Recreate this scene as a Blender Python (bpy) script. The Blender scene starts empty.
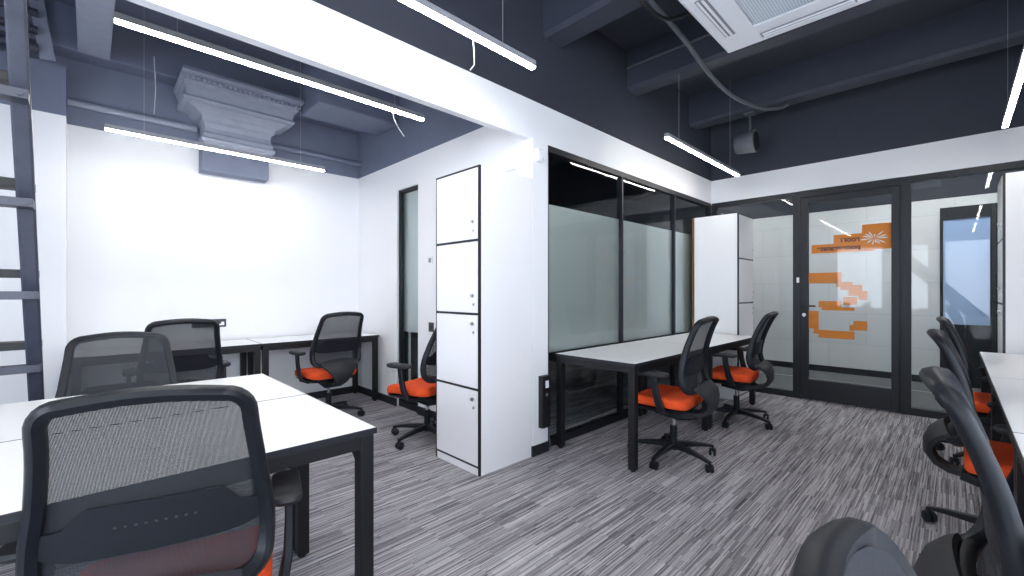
import bpy, bmesh, math, random
from mathutils import Vector, Matrix
random.seed(7)
PI = math.pi
S = bpy.context.scene
COL = S.collection

# ------------------------------------------------------------------ materials
def nt(name):
    m = bpy.data.materials.new(name); m.use_nodes = True
    n = m.node_tree; n.nodes.clear()
    out = n.nodes.new('ShaderNodeOutputMaterial')
    return m, n, out

def pbr(name, col, rough=0.5, metal=0.0, var=0.0, scale=20.0, bump=0.0, spec=0.5, coat=0.0, sheen=0.0):
    m, n, out = nt(name)
    b = n.nodes.new('ShaderNodeBsdfPrincipled')
    b.inputs['Base Color'].default_value = (*col, 1)
    b.inputs['Roughness'].default_value = rough
    b.inputs['Metallic'].default_value = metal
    b.inputs['Specular IOR Level'].default_value = spec
    b.inputs['Coat Weight'].default_value = coat
    b.inputs['Sheen Weight'].default_value = sheen
    n.links.new(b.outputs[0], out.inputs[0])
    tc = n.nodes.new('ShaderNodeTexCoord')
    nz = n.nodes.new('ShaderNodeTexNoise'); nz.inputs['Scale'].default_value = scale
    nz.inputs['Detail'].default_value = 4
    n.links.new(tc.outputs['Object'], nz.inputs['Vector'])
    mx = n.nodes.new('ShaderNodeMixRGB'); mx.blend_type = 'MIX'
    mx.inputs[1].default_value = (*[c*(1-var) for c in col], 1)
    mx.inputs[2].default_value = (*[min(1, c*(1+var)) for c in col], 1)
    n.links.new(nz.outputs['Fac'], mx.inputs[0])
    n.links.new(mx.outputs[0], b.inputs['Base Color'])
    if bump:
        bp = n.nodes.new('ShaderNodeBump'); bp.inputs['Strength'].default_value = bump
        bp.inputs['Distance'].default_value = 0.002
        n.links.new(nz.outputs['Fac'], bp.inputs['Height'])
        n.links.new(bp.outputs[0], b.inputs['Normal'])
    return m

def emis(name, col, s):
    m, n, out = nt(name)
    e = n.nodes.new('ShaderNodeEmission'); e.inputs[0].default_value = (*col, 1); e.inputs[1].default_value = s
    n.links.new(e.outputs[0], out.inputs[0])
    return m

def glass(name, tint=(0.93, 0.96, 0.96), ior=1.42):
    m, n, out = nt(name)
    tr = n.nodes.new('ShaderNodeBsdfTransparent'); tr.inputs[0].default_value = (*tint, 1)
    gl = n.nodes.new('ShaderNodeBsdfGlossy'); gl.inputs['Roughness'].default_value = 0.0
    fr = n.nodes.new('ShaderNodeFresnel'); fr.inputs['IOR'].default_value = ior
    ge = n.nodes.new('ShaderNodeNewGeometry')
    sb = n.nodes.new('ShaderNodeMath'); sb.operation = 'SUBTRACT'; sb.inputs[0].default_value = 1
    mu = n.nodes.new('ShaderNodeMath'); mu.operation = 'MULTIPLY'
    mx = n.nodes.new('ShaderNodeMixShader')
    n.links.new(ge.outputs['Backfacing'], sb.inputs[1])
    n.links.new(fr.outputs[0], mu.inputs[0]); n.links.new(sb.outputs[0], mu.inputs[1])
    n.links.new(mu.outputs[0], mx.inputs[0]); n.links.new(tr.outputs[0], mx.inputs[1]); n.links.new(gl.outputs[0], mx.inputs[2])
    n.links.new(mx.outputs[0], out.inputs[0])
    return m

def frost(name, col=(0.52, 0.54, 0.535)):
    m, n, out = nt(name)
    df = n.nodes.new('ShaderNodeBsdfDiffuse'); df.inputs[0].default_value = (*col, 1)
    tl = n.nodes.new('ShaderNodeBsdfTranslucent'); tl.inputs[0].default_value = (*col, 1)
    gl = n.nodes.new('ShaderNodeBsdfGlossy'); gl.inputs['Roughness'].default_value = 0.34
    gl.inputs[0].default_value = (0.9, 0.95, 0.95, 1)
    a = n.nodes.new('ShaderNodeMixShader'); a.inputs[0].default_value = 0.35
    b = n.nodes.new('ShaderNodeMixShader'); b.inputs[0].default_value = 0.42
    n.links.new(df.outputs[0], a.inputs[1]); n.links.new(tl.outputs[0], a.inputs[2])
    n.links.new(a.outputs[0], b.inputs[1]); n.links.new(gl.outputs[0], b.inputs[2])
    n.links.new(b.outputs[0], out.inputs[0])
    return m

def mesh_fabric(name, col, k=2*PI/0.0024, cover=0.58):
    m, n, out = nt(name)
    tc = n.nodes.new('ShaderNodeTexCoord'); sp = n.nodes.new('ShaderNodeSeparateXYZ')
    n.links.new(tc.outputs['Object'], sp.inputs[0])
    def wave(sock, kk):
        a = n.nodes.new('ShaderNodeMath'); a.operation = 'MULTIPLY'; a.inputs[1].default_value = kk
        s = n.nodes.new('ShaderNodeMath'); s.operation = 'SINE'
        n.links.new(sock, a.inputs[0]); n.links.new(a.outputs[0], s.inputs[0]); return s
    sx, sz = wave(sp.outputs['X'], k), wave(sp.outputs['Z'], k)
    mn = n.nodes.new('ShaderNodeMath'); mn.operation = 'MINIMUM'
    n.links.new(sx.outputs[0], mn.inputs[0]); n.links.new(sz.outputs[0], mn.inputs[1])
    gt = n.nodes.new('ShaderNodeMath'); gt.operation = 'GREATER_THAN'; gt.inputs[1].default_value = 0.30
    n.links.new(mn.outputs[0], gt.inputs[0])
    b = n.nodes.new('ShaderNodeBsdfPrincipled'); b.inputs['Base Color'].default_value = (*col, 1)
    b.inputs['Roughness'].default_value = 0.75
    tr = n.nodes.new('ShaderNodeBsdfTransparent')
    mx = n.nodes.new('ShaderNodeMixShader')
    n.links.new(gt.outputs[0], mx.inputs[0]); n.links.new(b.outputs[0], mx.inputs[1]); n.links.new(tr.outputs[0], mx.inputs[2])
    n.links.new(mx.outputs[0], out.inputs[0])
    return m

def carpet():
    m, n, out = nt('striped_carpet')
    b = n.nodes.new('ShaderNodeBsdfPrincipled'); b.inputs['Roughness'].default_value = 0.95
    b.inputs['Specular IOR Level'].default_value = 0.1
    tc = n.nodes.new('ShaderNodeTexCoord')
    mp = n.nodes.new('ShaderNodeMapping'); mp.inputs['Rotation'].default_value = (0, 0, PI/2)
    n.links.new(tc.outputs['Object'], mp.inputs[0])
    def brick(w, h, off, c1, c2, loc):
        m2 = n.nodes.new('ShaderNodeMapping'); m2.inputs['Location'].default_value = (loc, loc*0.37, 0)
        n.links.new(mp.outputs[0], m2.inputs[0])
        t = n.nodes.new('ShaderNodeTexBrick'); t.offset = off; t.offset_frequency = 3; t.squash = 1
        t.inputs['Scale'].default_value = 1; t.inputs['Brick Width'].default_value = w
        t.inputs['Row Height'].default_value = h; t.inputs['Mortar Size'].default_value = 0
        t.inputs['Color1'].default_value = (c1, c1, c1, 1); t.inputs['Color2'].default_value = (c2, c2, c2, 1)
        n.links.new(m2.outputs[0], t.inputs[0]); return t
    A = brick(0.31, 0.0062, 0.37, 0.0, 1.0, 0.0)
    B = brick(0.17, 0.0045, 0.61, 0.0, 1.0, 3.3)
    C = brick(0.50, 0.25, 0.5, 0.35, 0.65, 1.1)
    s1 = n.nodes.new('ShaderNodeMixRGB'); s1.inputs[0].default_value = 0.38
    n.links.new(A.outputs[0], s1.inputs[1]); n.links.new(B.outputs[0], s1.inputs[2])
    s2 = n.nodes.new('ShaderNodeMixRGB'); s2.inputs[0].default_value = 0.22
    n.links.new(s1.outputs[0], s2.inputs[1]); n.links.new(C.outputs[0], s2.inputs[2])
    nz = n.nodes.new('ShaderNodeTexNoise'); nz.inputs['Scale'].default_value = 260; nz.inputs['Detail'].default_value = 2
    n.links.new(tc.outputs['Object'], nz.inputs[0])
    s3 = n.nodes.new('ShaderNodeMixRGB'); s3.inputs[0].default_value = 0.16
    n.links.new(s2.outputs[0], s3.inputs[1]); n.links.new(nz.outputs['Fac'], s3.inputs[2])
    rp = n.nodes.new('ShaderNodeValToRGB')
    e = rp.color_ramp.elements
    e[0].position = 0.16; e[0].color = (0.080, 0.076, 0.084, 1)
    e[1].position = 0.82; e[1].color = (0.60, 0.58, 0.615, 1)
    q = e.new(0.42); q.color = (0.255, 0.244, 0.264, 1)
    n.links.new(s3.outputs[0], rp.inputs[0]); n.links.new(rp.outputs[0], b.inputs['Base Color'])
    n.links.new(b.outputs[0], out.inputs[0])
    return m

def tiled(name, c1, mortar, w, h, ms=0.006, rough=0.3):
    m, n, out = nt(name)
    b = n.nodes.new('ShaderNodeBsdfPrincipled'); b.inputs['Roughness'].default_value = rough
    tc = n.nodes.new('ShaderNodeTexCoord'); sp = n.nodes.new('ShaderNodeSeparateXYZ'); cb = n.nodes.new('ShaderNodeCombineXYZ')
    n.links.new(tc.outputs['Object'], sp.inputs[0])
    n.links.new(sp.outputs['X'], cb.inputs[0]); n.links.new(sp.outputs['Z'], cb.inputs[1])
    t = n.nodes.new('ShaderNodeTexBrick'); t.offset = 0.5
    t.inputs['Scale'].default_value = 1; t.inputs['Brick Width'].default_value = w; t.inputs['Row Height'].default_value = h
    t.inputs['Mortar Size'].default_value = ms
    t.inputs['Color1'].default_value = (*c1, 1); t.inputs['Color2'].default_value = (*[c*0.96 for c in c1], 1)
    t.inputs['Mortar'].default_value = (*mortar, 1)
    n.links.new(cb.outputs[0], t.inputs[0]); n.links.new(t.outputs[0], b.inputs['Base Color'])
    n.links.new(b.outputs[0], out.inputs[0])
    return m

M = dict(
    white_wall=pbr('white_wall_paint', (0.86, 0.87, 0.89), 0.75, var=0.02, scale=3, bump=0.08),
    band=pbr('bulkhead_paint', (0.86, 0.875, 0.90), 0.7, var=0.02, scale=3),
    dark_paint=pbr('dark_blue_grey_paint', (0.034, 0.039, 0.058), 0.7, var=0.1, scale=6, bump=0.2),
    alcove_paint=pbr('slate_blue_paint', (0.150, 0.175, 0.250), 0.65, var=0.12, scale=6, bump=0.3),
    moulding=pbr('painted_plaster', (0.26, 0.29, 0.365), 0.6, var=0.12, scale=14, bump=0.3),
    beam=pbr('painted_concrete', (0.044, 0.050, 0.074), 0.6, var=0.15, scale=9, bump=0.4),
    white_lam=pbr('white_laminate', (0.88, 0.88, 0.89), 0.32, var=0.01, scale=2),
    locker_white=pbr('locker_white', (0.88, 0.88, 0.9), 0.38, var=0.01, scale=2),
    black_edge=pbr('black_edge_band', (0.012, 0.013, 0.018), 0.45, var=0.05),
    black_metal=pbr('black_powder_coat', (0.004, 0.0045, 0.006), 0.5, var=0.15, scale=60),
    frame_metal=pbr('anthracite_aluminium', (0.007, 0.009, 0.014), 0.5, var=0.1, scale=30),
    steel_paint=pbr('painted_steel', (0.048, 0.055, 0.078), 0.42, var=0.3, scale=18, bump=0.25),
    plastic=pbr('black_plastic', (0.008, 0.0095, 0.014), 0.45, spec=0.35, var=0.15, scale=90),
    plastic_matt=pbr('matt_black_plastic', (0.020, 0.021, 0.025), 0.62, var=0.15, scale=90),
    chrome=pbr('chrome', (0.75, 0.75, 0.76), 0.15, metal=1.0),
    nickel=pbr('brushed_nickel', (0.55, 0.55, 0.55), 0.3, metal=1.0),
    orange=pbr('orange_fabric', (0.84, 0.095, 0.024), 0.9, var=0.10, scale=220, bump=0.3, spec=0.2),
    orange_film=pbr('orange_film', (0.90, 0.27, 0.03), 0.6, var=0.02),
    film_white=pbr('white_film', (0.92, 0.92, 0.92), 0.6),
    film_text=pbr('dark_film', (0.10, 0.03, 0.06), 0.6),
    wood=pbr('raw_chipboard', (0.42, 0.22, 0.09), 0.7, var=0.3, scale=40),
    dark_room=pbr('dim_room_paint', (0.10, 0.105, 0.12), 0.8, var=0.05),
    corridor_carpet=pbr('plain_grey_carpet', (0.16, 0.165, 0.175), 0.95, var=0.25, scale=200),
    tile=tiled('white_wall_tile', (0.74, 0.75, 0.77), (0.60, 0.61, 0.63), 0.9, 0.45, 0.004),
    ac=pbr('air_conditioner_white', (0.82, 0.84, 0.88), 0.45, var=0.02),
    vent=pbr('vent_grey', (0.22, 0.23, 0.26), 0.5),
    duct=pbr('grey_conduit', (0.10, 0.11, 0.13), 0.6, var=0.2, scale=40),
    wire=pbr('pale_wire', (0.55, 0.57, 0.60), 0.5),
    alu=pbr('lamp_housing', (0.30, 0.31, 0.33), 0.45),
    lamp=emis('led_diffuser', (1.0, 0.965, 0.93), 22.0),
    glass=glass('clear_glass'),
    wglass=glass('window_glass', (0.97, 0.98, 1.0), 1.45),
    grey_fabric=pbr('grey_fabric', (0.030, 0.032, 0.038), 0.9, var=0.25, scale=300, bump=0.3, spec=0.2),
    frost=frost('frosted_film'),
    mesh=mesh_fabric('chair_mesh', (0.020, 0.022, 0.028)),
    blue_pane=pbr('blue_pane', (0.36, 0.50, 0.78), 0.25, var=0.03, scale=1),  # blue daylight behind the glazing, painted as an opaque colour
    socket=pbr('socket_black', (0.05, 0.052, 0.058), 0.5),
    carpet=carpet(),
)
# intake grille of the air conditioner: fine square holes
def grille_mat():
    m, n, out = nt('intake_grille')
    b = n.nodes.new('ShaderNodeBsdfPrincipled'); b.inputs['Roughness'].default_value = 0.5
    tc = n.nodes.new('ShaderNodeTexCoord')
    v = n.nodes.new('ShaderNodeTexVoronoi'); v.inputs['Scale'].default_value = 70; v.inputs['Randomness'].default_value = 0.1
    r = n.nodes.new('ShaderNodeValToRGB')
    r.color_ramp.elements[0].position = 0.15; r.color_ramp.elements[0].color = (0.30, 0.38, 0.44, 1)
    r.color_ramp.elements[1].position = 0.5; r.color_ramp.elements[1].color = (0.68, 0.74, 0.80, 1)
    n.links.new(tc.outputs['Object'], v.inputs['Vector']); n.links.new(v.outputs['Distance'], r.inputs[0])
    n.links.new(r.outputs[0], b.inputs['Base Color']); n.links.new(b.outputs[0], out.inputs[0])
    return m
M['grille'] = grille_mat()

# ------------------------------------------------------------------ mesh helpers
def box(bm, x0, y0, z0, x1, y1, z1, bev=0.0):
    if x0 > x1: x0, x1 = x1, x0
    if y0 > y1: y0, y1 = y1, y0
    if z0 > z1: z0, z1 = z1, z0
    v = [bm.verts.new(p) for p in ((x0,y0,z0),(x1,y0,z0),(x1,y1,z0),(x0,y1,z0),(x0,y0,z1),(x1,y0,z1),(x1,y1,z1),(x0,y1,z1))]
    fs = [bm.faces.new([v[i] for i in f]) for f in ((0,3,2,1),(4,5,6,7),(0,1,5,4),(1,2,6,5),(2,3,7,6),(3,0,4,7))]
    if bev:
        es = list({e for f in fs for e in f.edges})
        bmesh.ops.bevel(bm, geom=es, offset=bev, segments=2, profile=0.6, affect='EDGES', clamp_overlap=True)
    return bm

def loft(bm, rings, cap=True, closed=True):
    R = [[bm.verts.new(p) for p in r] for r in rings]
    n = len(R[0])
    for a, b in zip(R[:-1], R[1:]):
        for i in range(n if closed else n-1):
            j = (i+1) % n
            try: bm.faces.new((a[i], a[j], b[j], b[i]))
            except ValueError: pass
    if cap and closed:
        bm.faces.new(list(reversed(R[0]))); bm.faces.new(R[-1])
    return bm

def tube(bm, pts, r, n=10, r2=None):
    pts = [Vector(p) for p in pts]; rings = []
    up = Vector((0, 0, 1))
    prev = None
    for i, p in enumerate(pts):
        d = (pts[min(i+1, len(pts)-1)] - pts[max(i-1, 0)]).normalized()
        if prev is None:
            a = d.cross(up)
            if a.length < 1e-3: a = d.cross(Vector((1, 0, 0)))
        else:
            a = prev - d*prev.dot(d)
        a.normalize(); b = d.cross(a).normalized(); prev = a
        rr = r if r2 is None else r + (r2-r)*i/(len(pts)-1)
        rings.append([p + a*math.cos(2*PI*k/n)*rr + b*math.sin(2*PI*k/n)*rr for k in range(n)])
    return loft(bm, rings)

def bar(bm, pts, wx, wz, side):
    """rectangular section swept along pts; side = vector for the width"""
    pts = [Vector(p) for p in pts]; side = Vector(side).normalized(); rings = []
    W = wx if isinstance(wx, (list, tuple)) else [wx]*len(pts)
    H = wz if isinstance(wz, (list, tuple)) else [wz]*len(pts)
    for i, p in enumerate(pts):
        d = (pts[min(i+1, len(pts)-1)] - pts[max(i-1, 0)]).normalized()
        s = (side - d*side.dot(d)).normalized(); t = d.cross(s)
        a, b = W[i]/2, H[i]/2; c = min(a, b)*0.35
        rings.append([p + s*u + t*v for u, v in ((-a, -b+c), (-a+c, -b), (a-c, -b), (a, -b+c), (a, b-c), (a-c, b), (-a+c, b), (-a, b-c))])
    return loft(bm, rings)

def cyl(bm, c, r, h, n=20, axis='z', r2=None):
    c = Vector(c); r2 = r if r2 is None else r2
    ax = {'x': Vector((1,0,0)), 'y': Vector((0,1,0)), 'z': Vector((0,0,1))}[axis]
    a = Vector((0,1,0)) if axis == 'x' else Vector((1,0,0)); b = ax.cross(a)
    rings = [[c + ax*z + (a*math.cos(2*PI*k/n) + b*math.sin(2*PI*k/n))*rr for k in range(n)] for z, rr in ((0, r), (h, r2))]
    return loft(bm, rings)

def link(name, bm, mat, parent=None, smooth=False, kind=None, label=None):
    bmesh.ops.recalc_face_normals(bm, faces=bm.faces)
    me = bpy.data.meshes.new(name); bm.to_mesh(me); bm.free()
    me.materials.append(M[mat] if isinstance(mat, str) else mat)
    if smooth:
        for p in me.polygons: p.use_smooth = True
        me.set_sharp_from_angle(angle=math.radians(42))
    o = bpy.data.objects.new(name, me); COL.objects.link(o)
    if parent is not None: o.parent = parent
    if kind: o['kind'] = kind
    if label: o['label'] = label
    return o

def tag(o, label, cat, group=None):
    o['label'] = label; o['category'] = cat
    if group: o['group'] = group
    return o

def thing(name, label, cat, loc=(0, 0, 0), rz=0, group=None):
    o = bpy.data.objects.new(name, None); COL.objects.link(o)
    o.location = loc; o.rotation_euler = (0, 0, rz); o.empty_display_size = 0.1
    return tag(o, label, cat, group)

def kids(o): return [c for c in bpy.data.objects if c.parent == o]
def copy_tree(o, parent=None):
    ch = kids(o)
    c = o.copy(); COL.objects.link(c)
    if parent is not None: c.parent = parent
    for k in ch: copy_tree(k, c)
    return c

def B(*a, **k):
    bm = bmesh.new(); box(bm, *a, **k); return bm
def boxes(lst, bev=0.0):
    bm = bmesh.new()
    for b in lst: box(bm, *b, bev=bev)
    return bm
def struct(name, bm, mat, parent=None, **k):
    return link(name, bm, mat, parent, kind='structure', **k)

# ------------------------------------------------------------------ the room
XG, XW, YF, YA, XA = -2.264, -2.20, 5.846, 2.37, -5.12
ZT, ZB, ZA, ZS = 2.674, 2.378, 2.61, 3.57
YB, XR = -3.2, 1.75
struct('floor', B(-5.3, -3.4, -0.1, 1.9, 5.90, 0), 'carpet')
struct('floor_corridor', boxes([(-5.3, 5.90, -0.1, 3.0, 8.2, 0)]), 'corridor_carpet')
struct('trim_1', B(-5.2, 7.30, 0, 3.0, 7.325, 0.004), 'nickel')
struct('ceiling', B(-5.3, -3.4, ZS, 1.9, 5.95, ZS+0.15), 'dark_paint')
# left alcove back wall: white below, slate above
struct('wall_left', B(XA-0.15, YB, 0, XA, YA+0.18, ZA), 'white_wall')
struct('wall_left_upper', B(XA-0.15, YB, ZA, XA, YA+0.18, ZS), 'alcove_paint')
struct('wall_pillar', B(XA, -1.35, 0, -4.9, -0.125, ZA), 'white_wall')
struct('wall_pillar_upper', B(XA, -1.35, ZA, -4.9, -0.125, 3.0), 'alcove_paint')
# partition between alcove and meeting room (with the narrow glazed strip)
WX0, WX1, WZ1 = -4.188, -3.774, 2.31
struct('wall_partition', boxes([(XA, YA, 0, WX0, YA+0.17, ZA), (WX0, YA, WZ1, WX1, YA+0.17, ZA), (WX1, YA, 0, XW, YA+0.17, ZB), (WX1, YA, ZB, XG-0.03, YA+0.17, ZA)]), 'white_wall')
struct('wall_partition_upper', B(XA, YA, ZA, XG-0.08, YA+0.17, ZS), 'alcove_paint')
w = struct('window_1', boxes([(WX0, YA+0.02, 0, WX0+0.03, YA+0.12, WZ1), (WX1-0.03, YA+0.02, 0, WX1, YA+0.12, WZ1), (WX0+0.03, YA+0.02, WZ1-0.03, WX1-0.03, YA+0.12, WZ1), (WX0+0.03, YA+0.02, 0, WX1-0.03, YA+0.12, 0.05)]), 'frame_metal')
link('glass_pane', B(WX0+0.03, YA+0.06, 0.05, WX1-0.03, YA+0.07, WZ1-0.03), 'glass', w)
link('frosted_film', B(WX0+0.03, YA+0.071, 0.80, WX1-0.03, YA+0.073, WZ1-0.03), 'frost', w)
# bulkhead over the alcove opening and the glass wall; dark wall above it
struct('bulkhead_left', B(XG-0.025, YB, ZB, XG+0.03, YF, ZT), 'band')
struct('wall_above_bulkhead', B(XG-0.06, YA+0.0, ZT, XG+0.024, YF, ZS), 'dark_paint')
struct('wall_above_opening', B(XG-0.03, YB, ZT, XG+0.024, YA, ZS), 'dark_paint')
# far wall bulkhead
struct('bulkhead_far', B(XG-0.02, YF, ZB, XR, YF+0.1, ZT), 'band')
struct('wall_far_upper', B(XG-0.06, YF, ZT, XR, YF+0.1, ZS), 'dark_paint')
struct('wall_far_right', B(0.95, YF, 0, XR, YF+0.1, ZB), 'white_wall')
HR = [(-2.7, -0.9, 0.85, 2.5), (-0.4, 1.4, 0.85, 2.5)]  # openings of two added windows, out of view, for more daylight
L_ = []; y_ = YB
for a, b_, c, d in HR:
    L_ += [(XR, y_, 0, XR+0.2, a, ZT), (XR, a, 0, XR+0.2, b_, c), (XR, a, d, XR+0.2, b_, ZT)]; y_ = b_
L_.append((XR, y_, 0, XR+0.2, YF+0.1, ZT))
struct('wall_right', boxes(L_), 'white_wall')
for i, (a, b_, c, d) in enumerate(HR):
    t = 0.05
    w = struct('window_%d' % (i+11), boxes([(XR+0.06, a, c, XR+0.14, a+t, d), (XR+0.06, b_-t, c, XR+0.14, b_, d), (XR+0.06, a+t, c, XR+0.14, b_-t, c+t), (XR+0.06, a+t, d-t, XR+0.14, b_-t, d), (XR+0.07, (a+b_)/2-0.02, c+t, XR+0.13, (a+b_)/2+0.02, d-t)]), 'white_lam')  # frame of an added daylight window
    link('glass_pane', B(XR+0.095, a+t, c+t, XR+0.105, b_-t, d-t), 'wglass', w)
    L = bpy.data.lights.new('daylight_portal', 'AREA'); L.shape = 'RECTANGLE'; L.size = d-c; L.size_y = b_-a
    L.cycles.is_portal = True
    lo = bpy.data.objects.new('daylight_portal', L); COL.objects.link(lo)
    lo.location = (XR+0.25, (a+b_)/2, (c+d)/2); lo.rotation_euler = (0, PI/2, 0)
struct('wall_right_upper', B(XR, YB, ZT, XR+0.15, YF+0.1, ZS), 'dark_paint')
struct('baseboard_left', B(XA, -0.12, 0, XA+0.015, YA, 0.08), 'black_edge')
struct('baseboard_partition', boxes([(XA+0.015, YA-0.015, 0, WX0, YA, 0.08), (WX1, YA-0.015, 0, -2.75, YA, 0.08), (XW-0.015, YA-0.015, 0, XW+0.012, YA+0.17, 0.075)]), 'black_edge')

# wall behind the camera, with windows
def wall_with_holes(name, x0, x1, y0, y1, z0, z1, holes, mat):
    L = []; xs = x0
    for hx0, hx1, hz0, hz1 in holes:
        L.append((xs, y0, z0, hx0, y1, z1)); L.append((hx0, y0, z0, hx1, y1, hz0)); L.append((hx0, y0, hz1, hx1, y1, z1)); xs = hx1
    L.append((xs, y0, z0, x1, y1, z1))
    return struct(name, boxes([b for b in L if b[3]-b[0] > 1e-4 and b[5]-b[2] > 1e-4]), mat)
HO = [(-2.35, -1.30, 0.75, 2.45), (-0.95, -0.42, 0.75, 2.45), (-0.22, 0.62, 0.30, 2.50)]
wall_with_holes('wall_back', XA-0.15, XR+0.15, YB-0.2, YB, 0, ZT, HO, 'white_wall')
struct('wall_back_upper', B(XA-0.15, YB-0.2, ZT, XR+0.15, YB, ZS), 'dark_paint')
struct('trim_2', boxes([(0.66, YB, 0, 1.0, YB+0.03, ZT), (-0.3, YB, 2.52, 0.66, YB+0.03, ZT)]), 'frame_metal')
for i, (a, b_, c, d) in enumerate(HO):
    fr = 'frame_metal' if i == 2 else 'white_lam'
    t = 0.05
    w = struct('window_%d' % (i+2), boxes([(a, YB-0.14, c, a+t, YB-0.06, d), (b_-t, YB-0.14, c, b_, YB-0.06, d), (a+t, YB-0.14, c, b_-t, YB-0.06, c+t), (a+t, YB-0.14, d-t, b_-t, YB-0.06, d)]), fr)
    link('glass_pane', B(a+t, YB-0.105, c+t, b_-t, YB-0.095, d-t), 'wglass', w)
    L = bpy.data.lights.new('daylight_portal', 'AREA'); L.shape = 'RECTANGLE'; L.size = b_-a; L.size_y = d-c
    L.cycles.is_portal = True
    lo = bpy.data.objects.new('daylight_portal', L); COL.objects.link(lo)
    lo.location = ((a+b_)/2, YB-0.25, (c+d)/2); lo.rotation_euler = (PI/2, 0, 0)

# corridor behind the far glass
struct('wall_corridor', B(-5.3, 8.1, 0.0, 3.0, 8.2, 2.46), 'tile')
dk = struct('door_2', boxes([(-0.14, 8.06, 0, -0.11, 8.1, 2.33), (0.31, 8.06, 0, 0.75, 8.1, 2.33), (-0.11, 8.06, 2.17, 0.31, 8.1, 2.33), (-0.11, 8.06, 0, 0.31, 8.1, 0.80)]), 'frame_metal')
link('glass_pane', B(-0.11, 8.08, 0.80, 0.31, 8.1, 2.17), 'blue_pane', dk)  # opaque pane, its backlight painted in blue
struct('wall_corridor_upper', B(-5.3, 8.1, 2.46, 3.0, 8.2, 3.1), 'dark_paint')
struct('ceiling_corridor', B(-5.3, 5.95, 3.1, 3.0, 8.2, 3.2), 'dark_paint')
struct('baseboard_corridor', B(-5.3, 8.085, 0, 3.0, 8.1, 0.09), 'black_edge')
struct('wall_corridor_left', B(-5.4, 5.9, 0, -5.3, 8.2, 3.1), 'white_wall')
struct('wall_corridor_right', B(3.0, 5.9, 0, 3.1, 8.2, 3.1), 'white_wall')
struct('wall_corridor_near', B(XR, 5.85, 0, 3.0, 5.95, 3.1), 'white_wall')
# unlit meeting room behind the left glass wall
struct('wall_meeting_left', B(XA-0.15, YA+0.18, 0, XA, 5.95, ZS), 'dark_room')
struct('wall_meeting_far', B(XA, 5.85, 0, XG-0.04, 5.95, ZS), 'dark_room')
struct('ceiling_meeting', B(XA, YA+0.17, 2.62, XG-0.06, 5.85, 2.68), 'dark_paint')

# left glass wall (mullions, rails, panes, film) : one window unit per pane
XM = XG - 0.0
ys = [2.56, 3.675, 4.79, 5.83]
for i in range(3):
    y0, y1 = ys[i], ys[i+1]; t = 0.012
    fx0, fx1 = XM-0.03, XM+0.03
    a0 = 0.03 if i == 0 else t; a1 = t if i < 2 else 0.03
    w = struct('window_%d' % (i+6), boxes([(fx0, y0, 0, fx1, y0+a0, ZB), (fx0, y1-a1, 0, fx1, y1, ZB), (fx0, y0+a0, ZB-0.05, fx1, y1-a1, ZB), (fx0, y0+a0, 0, fx1, y1-a1, 0.06)]), 'frame_metal')
    link('glass_pane', B(XM-0.005, y0+a0, 0.06, XM+0.005, y1-a1, ZB-0.05), 'glass', w)
    link('frosted_film', B(XM-0.0075, y0+a0, 0.74, XM-0.0055, y1-a1, 1.925), 'frost', w)
# far glazing: left pane, door, right pane
fy0, fy1 = YF, YF+0.07
def pane(name, x0, x1, tl, tr_):
    w = struct(name, boxes([(x0, fy0, 0, x0+tl, fy1, ZB), (x1-tr_, fy0, 0, x1, fy1, ZB), (x0+tl, fy0, ZB-0.06, x1-tr_, fy1, ZB), (x0+tl, fy0, 0, x1-tr_, fy1, 0.07)]), 'frame_metal')
    link('glass_pane', B(x0+tl, fy0+0.03, 0.07, x1-tr_, fy0+0.04, ZB-0.06), 'glass', w)
    return w
pane('window_9', -2.23, -1.245, 0.05, 0.07)
pane('window_10', -0.375, 0.95, 0.07, 0.05)
dr = struct('door_1', boxes([(-1.245, fy0-0.01, 0, -1.235, fy1, ZB), (-0.385, fy0-0.01, 0, -0.375, fy1, ZB), (-1.235, fy0-0.01, 2.30, -0.385, fy1, ZB)]), 'frame_metal')
link('door_leaf', boxes([(-1.232, fy0-0.02, 0.012, -1.164, fy0+0.04, 2.295), (-0.452, fy0-0.02, 0.012, -0.388, fy0+0.04, 2.295), (-1.164, fy0-0.02, 2.225, -0.452, fy0+0.04, 2.295), (-1.164, fy0-0.02, 0.012, -0.452, fy0+0.04, 0.235)], bev=0.003), 'frame_metal', dr)
link('glass_pane', B(-1.164, fy0+0.005, 0.235, -0.452, fy0+0.013, 2.225), 'glass', dr)
bm = bmesh.new()
cyl(bm, (-1.20, fy0-0.028, 1.065), 0.024, 0.010, axis='y'); cyl(bm, (-1.20, fy0-0.06, 1.065), 0.009, 0.035, axis='y')
box(bm, -1.208, fy0-0.07, 1.056, -1.085, fy0-0.054, 1.074, bev=0.004)
link('door_handle', bm, 'black_metal', dr, smooth=True)
bm = bmesh.new(); cyl(bm, (-1.20, fy0-0.028, 0.965), 0.018, 0.010, axis='y'); box(bm, -1.206, fy0-0.034, 0.94, -1.194, fy0-0.028, 0.975)
link('lock_cylinder', bm, 'nickel', dr)
link('door_contact', B(-1.275, fy0-0.018, 1.33, -1.250, fy0-0.001, 1.39, bev=0.003), 'white_lam', dr)
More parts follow.
